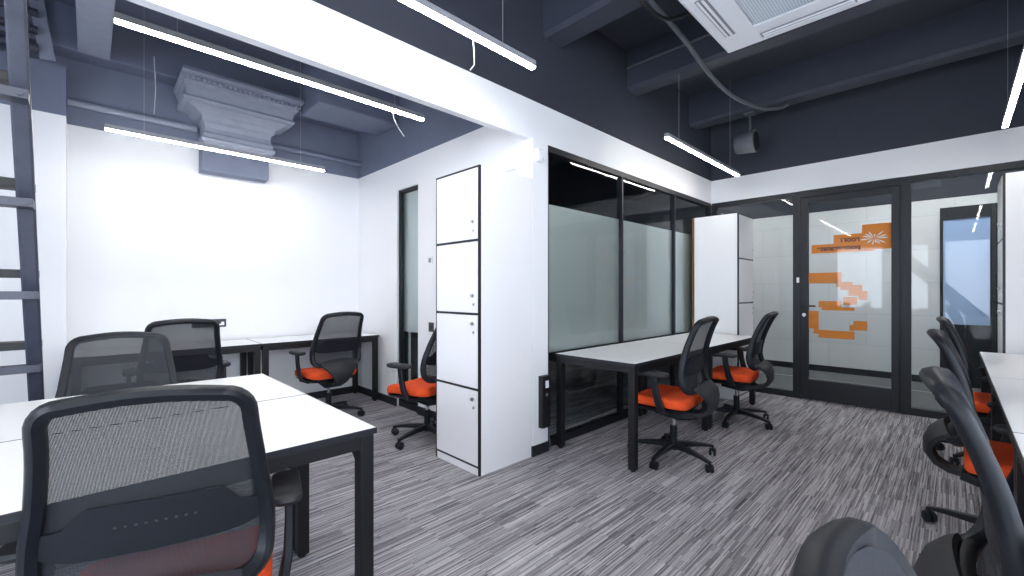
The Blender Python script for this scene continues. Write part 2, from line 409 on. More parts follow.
# orange film graphic on the corridor face of the door glass
RE = [(-0.689, 1.935, -0.452, 1.669), (-0.934, 1.847, -0.587, 1.659), (-1.136, 1.753, -0.60, 1.655), (-1.164, 1.438, -0.863, 1.32), (-0.907, 1.343, -0.863, 1.277), (-0.872, 1.331, -0.769, 1.244), (-0.803, 1.298, -0.685, 1.181), (-0.718, 1.233, -0.644, 1.139), (-0.846, 1.169, -0.726, 1.085), (-1.07, 1.122, -0.863, 1.05), (-1.042, 1.056, -0.752, 1.02), (-1.164, 1.007, -1.07, 0.809), (-1.117, 0.84, -1.07, 0.753), (-1.07, 0.798, -0.752, 0.712), (-0.794, 0.869, -0.752, 0.807), (-0.76, 0.913, -0.644, 0.814)]
xs = sorted({r[0] for r in RE} | {r[2] for r in RE}); zs = sorted({r[1] for r in RE} | {r[3] for r in RE})
bm = bmesh.new(); vc = {}
def gv(i, j):
    if (i, j) not in vc: vc[(i, j)] = bm.verts.new((xs[i], fy0+0.0145, zs[j]))
    return vc[(i, j)]
for i in range(len(xs)-1):
    for j in range(len(zs)-1):
        cx, cz = (xs[i]+xs[i+1])/2, (zs[j]+zs[j+1])/2
        if any(r[0] < cx < r[2] and r[3] < cz < r[1] for r in RE):
            bm.faces.new((gv(i, j), gv(i+1, j), gv(i+1, j+1), gv(i, j+1)))
r_ = bmesh.ops.extrude_face_region(bm, geom=list(bm.faces))
for e in r_['geom']:
    if isinstance(e, bmesh.types.BMVert): e.co.y += 0.001
link('orange_film', bm, 'orange_film', dr)
bm = bmesh.new(); cx, cz = -0.587, 1.785
for k in range(13):
    a = 2*PI*k/13 + 0.15*math.sin(k*5.1); L1 = 0.055 + 0.045*abs(math.cos(a)) + 0.012*math.sin(k*3.7)
    ca, sa = math.cos(a), math.sin(a)*0.85; wd = 0.007
    p0 = (cx+ca*0.008, cz+sa*0.008); p1 = (cx+ca*L1*0.8, cz+sa*L1*0.8); p2 = (cx+ca*L1*1.15, cz+sa*L1*1.15)
    nx, nz_ = -sa*wd, ca*wd
    P = [p0, (p1[0]-nx, p1[1]-nz_), p2, (p1[0]+nx, p1[1]+nz_)]
    lo_ = [bm.verts.new((x, fy0+0.0135, z)) for x, z in P]; hi = [bm.verts.new((x, fy0+0.0165, z)) for x, z in P]
    bm.faces.new(lo_); bm.faces.new(list(reversed(hi)))
    for q in range(4): bm.faces.new((lo_[q], lo_[(q+1) % 4], hi[(q+1) % 4], hi[q]))
link('splash_emblem', bm, 'film_white', dr)
def text(name, s, x, z, size, mat, parent, width=None):
    cu = bpy.data.curves.new(name, 'FONT'); cu.body = s; cu.size = size; cu.extrude = 0.0015; cu.offset = 0.0022
    tmp = bpy.data.objects.new(name, cu); COL.objects.link(tmp)
    bpy.context.view_layer.update()
    me = bpy.data.meshes.new_from_object(tmp.evaluated_get(bpy.context.evaluated_depsgraph_get()))
    bpy.data.objects.remove(tmp)
    xs_ = [v.co.x for v in me.vertices]; sc = (width/(max(xs_)-min(xs_))) if width else 1
    for v in me.vertices: v.co = Vector((x - v.co.x*sc, fy0+0.015+v.co.z, z + v.co.y))
    me.materials.append(M[mat]); o = bpy.data.objects.new(name, me); COL.objects.link(o); o.parent = parent
    return o
text('lettering', 'room', -0.705, 1.765, 0.085, 'film_text', dr, 0.17)
text('lettering', 'pomegranate', -0.70, 1.683, 0.075, 'film_text', dr, 0.385)

# ceiling beams of the main room
def cbeam(name, y0, y1, zb):
    bm = bmesh.new(); c = 0.03
    rings = [[(x, y0, ZS), (x, y0, zb+c), (x, y0+c, zb), (x, y1-c, zb), (x, y1, zb+c), (x, y1, ZS)] for x in (XG+0.024, XR)]
    loft(bm, rings); return struct(name, bm, 'beam')
cbeam('ceiling_beam', 2.53, 2.78, 3.21)
cbeam('ceiling_beam', 3.765, 3.97, 3.19)
cbeam('ceiling_beam', 5.17, 5.40, 3.22)
cbeam('ceiling_beam', 1.25, 1.47, 3.21)
cbeam('ceiling_beam', -0.1, 0.12, 3.21)
# alcove ceiling structure
struct('alcove_ceiling', B(XA, YB, 3.50, XG-0.06, YA, 3.57), 'alcove_paint')
struct('alcove_beam', B(-4.62, 1.54, 3.0, -4.15, YA, 3.50, bev=0.02), 'alcove_paint')
struct('alcove_beam', B(XA, YB, 3.15, -4.9, YA, 3.50, bev=0.01), 'alcove_paint')
struct('alcove_beam', B(-4.9, -0.06, 3.14, XG-0.06, 0.13, 3.50, bev=0.01), 'moulding')
bm = bmesh.new(); tube(bm, [(-5.06, -0.12, 2.775), (-5.06, 0.74, 2.775)], 0.028); 
link_p = tag(link('conduit_pipe', bm, 'moulding', smooth=True), 'thin grey pipe along the slate wall left of the plaster capital', 'pipe')
bm = bmesh.new(); tube(bm, [(-5.06, 1.375, 2.775), (-5.06, 2.368, 2.775)], 0.028)
tag(link('conduit_pipe', bm, 'alcove_paint', smooth=True), 'slate painted pipe on the wall right of the plaster capital', 'pipe')
# plaster capital on the back wall
cap = thing('plaster_capital', 'old grey painted plaster column capital with stepped mouldings and dentils', 'capital', (XA+0.001, 1.05, 0))
def slab(prof, mat, name):
    bm = bmesh.new(); rings = []
    for z, hy, dx in prof: rings.append([(0.0, -hy, z), (dx, -hy, z), (dx, hy, z), (0.0, hy, z)])
    loft(bm, rings); return link(name, bm, mat, cap)
slab([(2.925, .42, .35), (2.93, .45, .40), (2.95, .46, .42), (2.965, .45, .40), (2.97, .44, .40), (3.02, .445, .44), (3.035, .46, .50), (3.06, .462, .515), (3.07, .47, .56), (3.085, .48, .60), (3.10, .485, .615), (3.129, .48, .60)], 'moulding', 'abacus')
slab([(2.76, .275, .25), (2.80, .28, .26), (2.82, .30, .285), (2.86, .31, .30), (2.87, .33, .31), (2.90, .37, .325), (2.925, .42, .35)], 'moulding', 'neck_moulding')
slab([(2.60, .275, .26), (2.62, .30, .30), (2.645, .31, .31), (2.66, .295, .28), (2.70, .29, .275), (2.72, .28, .26), (2.76, .275, .25)], 'moulding', 'lower_moulding')
slab([(2.375, .285, .16), (2.60, .285, .16)], 'alcove_paint', 'shaft')
bm = bmesh.new()
for k in range(24):
    y = -0.45 + k*0.90/23; box(bm, 0.540, y-0.011, 3.045, 0.575, y+0.011, 3.068)
link('dentils', bm, 'moulding', cap, kind='stuff')

# white rod / lead wires are parts of the lamps
def lamp(label, x, y0, y1, z=2.558, ztop=ZS, cords=(), group='linear ceiling lamps'):
    L = y1-y0
    t = thing('linear_lamp', label, 'lamp', (x, (y0+y1)/2, z), 0, group)
    link('housing', boxes([(-0.018, -L/2, 0.006, 0.018, L/2, 0.040)], bev=0.003), 'alu', t)
    link('diffuser', B(-0.015, -L/2+0.003, -0.006, 0.015, L/2-0.003, 0.006), 'lamp', t)
    for s in (-1, 1):
        bm = bmesh.new(); tube(bm, [(0, s*L*0.36, 0.040), (0, s*L*0.36, ztop-z)], 0.0009, n=6)
        link('suspension_wire', bm, 'wire', t)
    for pts in cords:
        bm = bmesh.new(); tube(bm, pts, 0.0035, n=6); link('power_cord', bm, 'wire', t, smooth=True)
    return t
lamp('linear lamp in the alcove, nearer to the white bulkhead', -2.885, 0.09, 1.86, ztop=3.5, cords=[[(0.0, 0.62, 0.0), (0.005, 0.63, -0.06), (0.02, 0.66, -0.13), (0.03, 0.70, -0.18)]])
lamp('linear lamp nearest the back wall of the alcove under the plaster capital', -4.455, 0.088, 1.705, z=2.445, ztop=3.5, cords=[[(-0.02, -0.52, 0.66), (-0.02, -0.51, 0.4), (-0.02, -0.52, 0.20)]])
lamp('linear lamp beside the bulkhead running off the top of the photo', -1.755, 0.08, 1.90, cords=[[(0.0, 0.44, 0.0), (0.0, 0.45, -0.07), (-0.01, 0.46, -0.14), (-0.02, 0.44, -0.17)]])
lamp('linear lamp in front of the far wall, ending close to the glass wall corner', -1.745, 3.57, 5.34)
lamp('linear lamp at the right edge of the photo above the right desks', 0.284, 3.55, 5.30)
lamp('linear lamp above the near end of the right desks', 0.284, 0.08, 1.90)
lamp('linear lamp behind the camera in line with the bulkhead lamps, added for fill light', -1.755, -1.42, -0.04)  # added unseen lamp, lights the faces turned towards the camera
lamp('linear lamp behind the camera above the right side, added for fill light', 0.284, -2.35, -0.55)  # another added lamp, brightens locker fronts from behind the camera
lamp('linear lamp behind the camera in the middle, added for fill light', -0.74, -2.35, -0.55)  # added lamp out of view, more fill from the rear
M['corridor_led'] = emis('corridor_led', (1.0, 0.98, 0.96), 36.0)
for k, xx in enumerate((-3.2, -0.2)):
    t = thing('corridor_lamp', ['corridor lamp left, hidden over the bulkhead', 'corridor lamp right, hidden over the bulkhead'][k], 'lamp', (xx, 7.0, 3.04), 0, 'corridor lamps')
    link('housing', B(-0.9, -0.03, 0.01, 0.9, 0.03, 0.06), 'alu', t)
    link('diffuser', B(-0.88, -0.025, -0.008, 0.88, 0.025, 0.01), 'corridor_led', t)

# ------------------------------------------------------------------ air conditioner cassette
ac = thing('ceiling_air_conditioner', 'white square four-way cassette air conditioner hanging under the beams', 'air conditioner', (-0.625, 2.70, 2.87))
a = 0.475
link('body', B(-0.42, -0.42, 0.045, 0.42, 0.42, 0.40, bev=0.01), 'duct', ac)
bm = bmesh.new()
g = 0.25
def frame_ring(bm, outer, inner, z0, z1, zi):
    O0 = [bm.verts.new((x*outer, y*outer, z1)) for x, y in ((-1,-1),(1,-1),(1,1),(-1,1))]
    O1 = [bm.verts.new((x*outer, y*outer, z0+0.012)) for x, y in ((-1,-1),(1,-1),(1,1),(-1,1))]
    O2 = [bm.verts.new((x*(outer-0.02), y*(outer-0.02), z0)) for x, y in ((-1,-1),(1,-1),(1,1),(-1,1))]
    I0 = [bm.verts.new((x*inner, y*inner, z0)) for x, y in ((-1,-1),(1,-1),(1,1),(-1,1))]
    I1 = [bm.verts.new((x*inner, y*inner, zi)) for x, y in ((-1,-1),(1,-1),(1,1),(-1,1))]
    for A_, B_ in ((O0, O1), (O1, O2), (O2, I0), (I0, I1)):
        for k in range(4): bm.faces.new((A_[k], A_[(k+1) % 4], B_[(k+1) % 4], B_[k]))
    bm.faces.new(O0); bm.faces.new(I1)
frame_ring(bm, a, g, 0.0, 0.045, 0.018)
link('panel', bm, 'ac', ac)
link('intake_grille', B(-g+0.012, -g+0.012, 0.002, g-0.012, g-0.012, 0.017, bev=0.004), 'grille', ac)
for k in range(4):
    R = Matrix.Rotation(k*PI/2, 4, 'Z')
    bm = bmesh.new()
    box(bm, -a+0.065, -0.24, -0.004, -a+0.125, 0.24, 0.001)
    bmesh.ops.transform(bm, matrix=R, verts=bm.verts)
    sl = link('air_slot', bm, 'vent', ac)
    bm = bmesh.new()
    box(bm, -a+0.072, -0.232, -0.008, -a+0.084, 0.232, -0.004); box(bm, -a+0.098, -0.232, -0.008, -a+0.112, 0.232, -0.004)
    bmesh.ops.transform(bm, matrix=R, verts=bm.verts)
    link('louvre', bm, 'ac', sl)
for sx in (-1, 1):
    for sy in (-1, 1):
        bm = bmesh.new(); tube(bm, [(sx*0.44, sy*0.36, 0.2), (sx*0.44, sy*0.36, 0.70)], 0.005, n=6); box(bm, sx*0.41, sy*0.36-0.02, 0.19, sx*0.46, sy*0.36+0.02, 0.20)
        link('hanger_rod', bm, 'duct', ac)
# conduit sagging across the beams
bm = bmesh.new(); pts = []
CP = [(-1.34, 2.46, 3.19), (-1.33, 2.50, 3.05), (-1.31, 2.70, 3.0), (-1.33, 3.05, 2.99), (-1.365, 3.35, 2.99), (-1.41, 3.8, 3.0), (-1.42, 4.28, 3.02), (-1.36, 4.8, 3.06), (-1.28, 5.1, 3.12), (-1.24, 5.28, 3.20)]
def crom(P, n=8):
    P = [Vector(p) for p in P]; Q = [P[0]]+P+[P[-1]]; out = []
    for i in range(1, len(Q)-2):
        for k in range(n):
            t = k/n; a_, b_, c_, d_ = Q[i-1], Q[i], Q[i+1], Q[i+2]
            out.append(0.5*((2*b_)+(-a_+c_)*t+(2*a_-5*b_+4*c_-d_)*t*t+(-a_+3*b_-3*c_+d_)*t**3))
    out.append(P[-1]); return out
tube(bm, crom(CP), 0.017, n=10)
tag(link('cable_conduit', bm, 'duct', smooth=True), 'thick dark cable conduit sagging under the beams beside the air conditioner', 'cable')
bm = bmesh.new(); tube(bm, crom([(-1.38, 2.42, 3.205), (-1.36, 2.46, 3.03), (-1.30, 2.62, 2.97), (-1.24, 2.76, 3.02), (-1.14, 2.80, 3.05), (-1.06, 2.82, 3.05)]), 0.012, n=8)
tag(link('cable_conduit', bm, 'black_metal', smooth=True), 'thin black cable looping from the beam into the air conditioner', 'cable')
bm = bmesh.new(); tube(bm, [(XG+0.03, 3.752, 3.40), (-0.2, 3.752, 3.40)], 0.011, n=8)
tag(link('conduit_pipe', bm, 'duct', smooth=True), 'straight conduit fixed along the face of the middle ceiling beam', 'pipe')
sp = thing('ceiling_spotlight', 'dark round can spotlight on a bracket under the far ceiling beam', 'lamp', (-1.60, 5.28, 2.9))
bm = bmesh.new(); tube(bm, [(0, 0, 0.08), (0, 0, 0.325)], 0.012); box(bm, -0.05, -0.05, 0.30, 0.05, 0.05, 0.322); link('bracket', bm, 'duct', sp)
bm = bmesh.new(); cyl(bm, (-0.13, -0.02, -0.01), 0.105, 0.20, n=28, axis='x', r2=0.125); link('can', bm, 'duct', sp, smooth=True)
bm = bmesh.new(); cyl(bm, (0.069, -0.02, -0.01), 0.10, 0.006, n=28, axis='x'); link('lens', bm, 'black_metal', sp)

# ------------------------------------------------------------------ lockers
def locker(label, loc, rz, group='white locker towers', zt=2.07, wood=False):
    """front face at y=0 looking to -y, x from 0 to .5, depth .52"""
    t = thing('locker_tower', label, 'locker', loc, rz, group)
    W, D = 0.50, 0.52
    link('body', B(0.0, 0.02, 0.0, W, D, zt, bev=0.002), 'locker_white', t)
    zz = [0.056, 0.571*zt/2.07, 1.076*zt/2.07, 1.572*zt/2.07, zt]
    f = [(0, 0.004, 0, 0.014, 0.02, zt), (W-0.014, 0.004, 0, W, 0.02, zt), (0.014, 0.004, zt-0.014, W-0.014, 0.02, zt)]
    for z in zz[:-1]: f.append((0.014, 0.004, z-0.007, W-0.014, 0.02, z+0.007))
    link('edge_frame', boxes(f), 'black_edge', t)
    link('plinth', B(0.014, 0.006, 0, W-0.014, 0.02, 0.049), 'locker_white', t)
    for k in range(4):
        z0, z1 = zz[k]+0.009, (zz[k+1]-0.009 if k < 3 else zt-0.016)
        d = link('door', B(0.017, 0.0, z0, W-0.017, 0.019, z1, bev=0.0015), 'locker_white', t)
        up = k < 2
        for q, dz in enumerate((0.055, 0.115)):
            z = (z1-dz) if up else (z0+dz)
            bm = bmesh.new()
            if (q == 0) == up:
                cyl(bm, (W-0.055, -0.022, z), 0.011, 0.012, n=14, axis='y', r2=0.013); cyl(bm, (W-0.055, -0.011, z), 0.005, 0.012, n=10, axis='y')
                link('knob', bm, 'nickel', d, smooth=True)
            else:
                cyl(bm, (W-0.055, -0.005, z), 0.010, 0.006, n=14, axis='y'); box(bm, W-0.0565, -0.0065, z-0.006, W-0.0535, -0.005, z+0.006)
                link('lock', bm, 'nickel', d)
    if wood: link('side_panel', B(-0.006, 0.0, 0, 0.0, D, zt), 'wood', t, label='raw chipboard side')
    return t
locker('four-door white locker tower with black edges in the middle of the room', (-2.703, 1.848, 0), 0)
t = locker('white locker tower by the far glass corner, behind the middle desks', (-1.69, 5.21, 0), PI/2, zt=2.11)
bmw = link('side_panel', B(0.0, 0.50, 0, 0.50, 0.526, 2.11), 'wood', t, label='raw chipboard back')
locker('white locker tower at the right edge behind the right desks', (0.262, 5.72, 0), -PI/2, zt=2.17)

# ------------------------------------------------------------------ desks
def desk(label, x0, y0, x1, y1, group, gus=False, legs=((0,0),(1,0),(0,1),(1,1)), panel=None, ht=0.74):
    t = thing('office_desk', label, 'desk', (x0, y0, 0), 0, group)
    X, Y = x1-x0, y1-y0; th = 0.022
    link('desk_top', B(0.003, 0.003, ht-th+0.002, X-0.003, Y-0.003, ht, bev=0.001), 'white_lam', t)
    link('edge_band', boxes([(0, 0, ht-th, X, 0.003, ht-0.001), (0, Y-0.003, ht-th, X, Y, ht-0.001), (0, 0.003, ht-th, 0.003, Y-0.003, ht-0.001), (X-0.003, 0.003, ht-th, X, Y-0.003, ht-0.001)]), 'black_edge', t)
    zb, zt_ = ht-th-0.048, ht-th-0.002; i = 0.008; s = 0.05
    link('frame', boxes([(i, i+s, zb, i+0.04, Y-i-s, zt_), (X-i-0.04, i+s, zb, X-i, Y-i-s, zt_), (i+s, i, zb, X-i-s, i+0.04, zt_), (i+s, Y-i-0.04, zb, X-i-s, Y-i, zt_)], bev=0.002), 'black_metal', t)
    for lx, ly in legs:
        cx = i if lx == 0 else X-i-s; cy = i if ly == 0 else Y-i-s
        bm = B(cx, cy, 0.012, cx+s, cy+s, zt_, bev=0.003)
        sx = 1 if lx == 0 else -1
        # gusset bracket toward the middle
        gx = cx+s if lx == 0 else cx
        P = [(gx, zb), (gx+sx*0.07, zb), (gx, zb-0.06)]
        if gus:
            lo_ = [bm.verts.new((x, cy+0.006, z)) for x, z in P]; hi = [bm.verts.new((x, cy+s-0.006, z)) for x, z in P]
            bm.faces.new(lo_); bm.faces.new(hi)
            for q in range(3): bm.faces.new((lo_[q], lo_[(q+1) % 3], hi[(q+1) % 3], hi[q]))
        lg = link('leg', bm, 'black_metal', t)
        bm = bmesh.new(); cyl(bm, (cx+s/2, cy+s/2, 0), 0.018, 0.013, n=14); link('foot', bm, 'plastic', lg)
    if panel:
        link('modesty_panel', B(*panel, bev=0.002), 'black_metal', t)
    return t
G1, G2, G3, G4 = 'foreground bench desks', 'desks along the left glass wall', 'desks on the right side', 'desks along the alcove back wall'
desk('foreground white desk nearest the camera at the left', -2.157, -0.66, -1.456, 0.744, G1, gus=True)
desk('foreground white desk on the far side of the bench facing the alcove', -2.884, -0.66, -2.163, 0.744, G1, gus=True)
desk('white desk in the middle beside the glass wall, nearer to the camera', -2.205, 2.63, -1.506, 3.93, G2)
desk('white desk beside the glass wall, the farther one next to the far locker', -2.205, 3.934, -1.506, 5.19, G2)
desk('right desk farthest from the camera, next to the right locker', 0.138, 3.70, 0.84, 5.17, G3, panel=(0.55, 0.08, 0.12, 0.565, 1.39, 0.66))
desk('second right desk from the far end, with a rear panel', 0.138, 2.30, 0.84, 3.696, G3, panel=(0.55, 0.08, 0.12, 0.565, 1.32, 0.66))
desk('third right desk from the far end at the right edge of the photo', 0.138, 0.90, 0.84, 2.296, G3, panel=(0.55, 0.08, 0.12, 0.565, 1.32, 0.66))
desk('right desk nearest the camera, outside the photo frame', 0.138, -0.50, 0.84, 0.896, G3, legs=((0,0),(1,0),(1,1)))
desk('alcove back-wall desk at the right, beside the glazed strip', -5.10, 1.166, -4.53, 2.34, G4)
desk('alcove back-wall desk at the left, under the black wall sockets', -5.10, -0.10, -4.53, 1.162, G4)

# ------------------------------------------------------------------ chair
def superrect(hx, hy, r, z, n=6, cx=0, cy=0):
    pts = []
    for qx, qy, a0 in ((1, 1, 0), (-1, 1, PI/2), (-1, -1, PI), (1, -1, 3*PI/2)):
        for k in range(n+1):
            a = a0 + (PI/2)*k/n
            pts.append((cx+qx*(hx-r)+math.cos(a)*r, cy+qy*(hy-r)+math.sin(a)*r, z))
    return pts
ZB0, ZB1 = 0.535, 1.015            # back frame bottom and top
def yback(z):
    # local y of the back (rear is -y): lumbar forward near z .64, leaning back towards the top
    t = (z-0.64)
    return -0.180 - (0.70*t*t if t > 0 else 2.2*t*t) - 0.13*max(0, t)
def hwid(z):
    t = (z-ZB0)/(ZB1-ZB0)
    u = max(0, min(1, (t-0.30)/0.70))
    return 0.226 + 0.008*math.sin(PI*min(1, max(0, t)/0.5)) - 0.036*u*u*(3-2*u)*0.9 if t > 0 else 0.226
def outline():
    """closed loop (x, z) of the back frame centre line"""
    pts = []; rt, rb = 0.055, 0.065
    n = 10
    zr = [ZB0+rb + (ZB1-rt-ZB0-rb)*k/n for k in range(n+1)]
    right = [(hwid(z), z) for z in zr]
    wt, wb = hwid(ZB1-rt), hwid(ZB0+rb)
    tr_ = [(wt-rt+rt*math.cos(a), ZB1-rt+rt*math.sin(a)) for a in [PI/2*k/6 for k in range(1, 7)]]
    top = [(wt-rt-(wt-rt)*2*k/8, ZB1 + 0.012*math.sin(PI*k/8)) for k in range(1, 8)]
    tl = [(-wt+rt-rt*math.cos(a), ZB1-rt+rt*math.sin(a)) for a in [PI/2*k/6 for k in range(6, 0, -1)]]
    left = [(-hwid(z), z) for z in reversed(zr)]
    bl = [(-wb+rb-rb*math.cos(a), ZB0+rb-rb*math.sin(a)) for a in [PI/2*k/6 for k in range(1, 7)]]
    bot = [(-(wb-rb)+(wb-rb)*2*k/6, ZB0) for k in range(1, 6)]
    br = [(wb-rb+rb*math.cos(a), ZB0+rb-rb*math.sin(a)) for a in [PI/2*k/6 for k in range(6, 0, -1)]]
    return right+tr_+top+tl+left+bl+bot+br
def ysurf(x, z): return yback(z) + 0.55*x*x
def make_chair(label, cat='chair', group='office chairs'):
    t = thing('office_chair', label, cat, (0, 0, 0), 0, group)
    # seat
    bm = bmesh.new(); rings = []
    for z, k, dy in ((0.400, 0.90, 0), (0.402, 0.965, 0), (0.415, 0.995, 0), (0.440, 1.0, 0), (0.456, 0.985, 0), (0.468, 0.93, 0), (0.474, 0.82, 0), (0.475, 0.6, 0), (0.472, 0.3, 0)):
        R_ = superrect(0.240*k, 0.215*k, 0.085*k, z, n=6, cy=0.055)
        rings.append([(x, y, zz - 0.035*max(0, (y-0.17)/0.1)**2 + 0.02*abs(x/0.245)**3*(k**2)) for x, y, zz in R_])
    loft(bm, rings); seat = link('seat', bm, 'orange', t, smooth=True)
    bm = bmesh.new(); rings = []
    for z, k in ((0.362, 0.62), (0.375, 0.86), (0.398, 0.955), (0.404, 0.96)):
        R_ = superrect(0.240*k, 0.215*k, 0.08*k, z, n=6, cy=0.055)
        rings.append([(x, y, zz - 0.03*max(0, (y-0.17)/0.1)**2) for x, y, zz in R_])
    loft(bm, rings); link('seat_pan', bm, 'plastic', t, smooth=True)
    bm = bmesh.new()
    bar(bm, [(0, -0.17, 0.35), (0, -0.06, 0.335), (0, 0.12, 0.345)], [0.10, 0.15, 0.11], [0.05, 0.07, 0.05], (1, 0, 0))
    mech = link('tilt_mechanism', bm, 'plastic', t, smooth=True)
    bm = bmesh.new(); tube(bm, [(0.05, 0.03, 0.345), (0.22, 0.05, 0.352)], 0.005, n=8); bar(bm, [(0.21, 0.05, 0.352), (0.27, 0.055, 0.350)], 0.022, 0.010, (0, 1, 0))
    link('lever', bm, 'plastic', mech)
    bm = bmesh.new(); cyl(bm, (0, 0, 0.085), 0.026, 0.155, n=18); col = link('gas_column', bm, 'plastic', t, smooth=True)
    bm = bmesh.new(); cyl(bm, (0, 0, 0.235), 0.014, 0.09, n=14); link('piston', bm, 'chrome', col, smooth=True)
    bm = bmesh.new(); cyl(bm, (0, 0, 0.070), 0.042, 0.052, n=20, r2=0.034); link('base_hub', bm, 'plastic', t, smooth=True)
    for k in range(5):
        a = 2*PI*k/5 + PI/2 + 0.25; c, s_ = math.cos(a), math.sin(a)
        bm = bmesh.new()
        bar(bm, [(c*0.03, s_*0.03, 0.098), (c*0.12, s_*0.12, 0.097), (c*0.24, s_*0.24, 0.085), (c*0.315, s_*0.315, 0.071)], [0.048, 0.042, 0.034, 0.028], [0.045, 0.036, 0.024, 0.016], (-s_, c, 0))
        lg = link('base_leg', bm, 'plastic', t, smooth=True)
        b_ = a + 0.9*math.sin(k*2.3+1); cc, ss = math.cos(b_), math.sin(b_); px, py = c*0.315, s_*0.315
        bm = bmesh.new()
        for sd in (-1, 1):
            R_ = []
            for off, rr in ((0.007, 0.026), (0.010, 0.029), (0.020, 0.029), (0.024, 0.022)):
                R_.append([Vector((px - ss*sd*off + cc*math.cos(q)*rr - cc*0.012, py + cc*sd*off + ss*math.cos(q)*rr - ss*0.012, 0.029+math.sin(q)*rr)) for q in [2*PI*j/14 for j in range(14)]])
            loft(bm, R_)
        tube(bm, [(px, py, 0.03), (px, py, 0.070)], 0.007, n=8)
        bar(bm, [(px-cc*0.03, py-ss*0.03, 0.048), (px-cc*0.012, py-ss*0.012, 0.060), (px+cc*0.004, py+ss*0.004, 0.056)], 0.014, 0.008, (-ss, cc, 0))
        link('caster', bm, 'plastic', lg, smooth=True)
    # armrests
    for s_ in (-1, 1):
        bm = bmesh.new()
        bar(bm, [(s_*0.10, -0.02, 0.375), (s_*0.22, -0.025, 0.378), (s_*0.268, -0.02, 0.40), (s_*0.282, 0.0, 0.47), (s_*0.285, 0.02, 0.56), (s_*0.285, 0.03, 0.640)], [0.06, 0.06, 0.055, 0.05, 0.045, 0.045], [0.018, 0.02, 0.026, 0.026, 0.024, 0.024], (0, 1, 0))
        ar = link('armrest', bm, 'plastic', t, smooth=True)
        bm = bmesh.new(); rings = []
        for z, k in ((0.636, 0.75), (0.642, 0.93), (0.654, 1.0), (0.664, 0.97), (0.669, 0.85)):
            rings.append([(x+0.010*s_*0, y, zz) for x, y, zz in superrect(0.042*k, 0.12*k+0.0, 0.036*k, z, n=5, cx=s_*0.278, cy=0.045)])
        loft(bm, rings); link('arm_pad', bm, 'plastic_matt', ar, smooth=True)
    # back frame : flat section swept round the outline
    ol = outline(); n = len(ol); bm = bmesh.new(); rings = []
    for i in range(n):
        x, z = ol[i]; p0, p1 = ol[i-1], ol[(i+1) % n]
        tx, tz = p1[0]-p0[0], p1[1]-p0[1]; L = math.hypot(tx, tz); nx, nz_ = tz/L, -tx/L      # outward
        y = ysurf(x, z); low = max(0, (0.68-z)/0.14)
        wi = 0.021 + 0.006*low; dep = 0.032 + 0.006*low
        sec = [(0.010, 0.012), (0.015, 0.004), (0.015, -0.012), (0.006, -dep+0.004), (-0.006, -dep), (-wi, -dep*0.55), (-wi, 0.0), (-wi+0.006, 0.010)]
        rings.append([(x+nx*u, y+v, z+nz_*u) for u, v in sec])
    rings.append(rings[0]); loft(bm, rings, cap=False)
    bmesh.ops.remove_doubles(bm, verts=bm.verts, dist=1e-5)
    bf = link('back_frame', bm, 'plastic', t, smooth=True)
    # mesh panel
    bm = bmesh.new(); rows = 26; cols = 16; G = []
    def half(z):
        w_ = hwid(min(max(z, ZB0), ZB1)) - 0.010; r = 0.05
        if z > ZB1-0.006-r: d = z-(ZB1-0.006-r); return w_-r+math.sqrt(max(0, r*r-d*d))
        r = 0.055
        if z < ZB0+0.008+r: d = (ZB0+0.008+r)-z; return w_-r+math.sqrt(max(0, r*r-d*d))
        return w_
    for i in range(rows+1):
        z = ZB0+0.010 + (ZB1-ZB0-0.016)*i/rows; h_ = half(z)
        row = []
        for j in range(cols+1):
            u = 2*j/cols-1; zz = z + 0.016*(i/rows)**8*(1-u*u)
            row.append(bm.verts.new((h_*u, ysurf(h_*u, zz)+0.009, zz)))
        G.append(row)
    for i in range(rows):
        for j in range(cols): bm.faces.new((G[i][j], G[i][j+1], G[i+1][j+1], G[i+1][j]))
    link('back_mesh', bm, 'mesh', t, smooth=True)
    # lumbar pad with a row of holes, behind the mesh
    bm = bmesh.new(); cols = 20; T, Bt = [], []
    rings = []
    for j in range(cols+1):
        u = 2*j/cols-1; x = u*(hwid(0.70)-0.020); e = abs(u)**6
        zt_ = 0.775 - 0.045*min(1, max(0, (abs(u)-0.62)/0.2)); zb_ = 0.655 + 0.02*e
        yy = [ysurf(x, zt_)-0.004, ysurf(x, (zt_+zb_)/2)-0.003, ysurf(x, zb_)-0.004]
        rings.append([(x, yy[0], zt_), (x, yy[1], (zt_+zb_)/2), (x, yy[2], zb_), (x, yy[2]-0.007, zb_), (x, yy[1]-0.009, (zt_+zb_)/2), (x, yy[0]-0.007, zt_)])
    loft(bm, rings); lp = link('lumbar_support', bm, 'plastic', t, smooth=True)
    bm = bmesh.new()
    for k in range(9):
        x = (k-4)*0.019; y = ysurf(x, 0.72)-0.0130
        cyl(bm, (x, y, 0.722), 0.0035, 0.002, n=8, axis='y')
    link('hole_row', bm, 'black_metal', lp)
    # yoke: cupped strip curving from the frame bottom rearwards and under the seat
    path = [(-0.208, 0.565, 0.175), (-0.228, 0.552, 0.178), (-0.255, 0.528, 0.165), (-0.275, 0.490, 0.125), (-0.280, 0.435, 0.085), (-0.255, 0.388, 0.060), (-0.210, 0.360, 0.050), (-0.140, 0.352, 0.048), (-0.05, 0.350, 0.045)]
    bm = bmesh.new(); rings = []
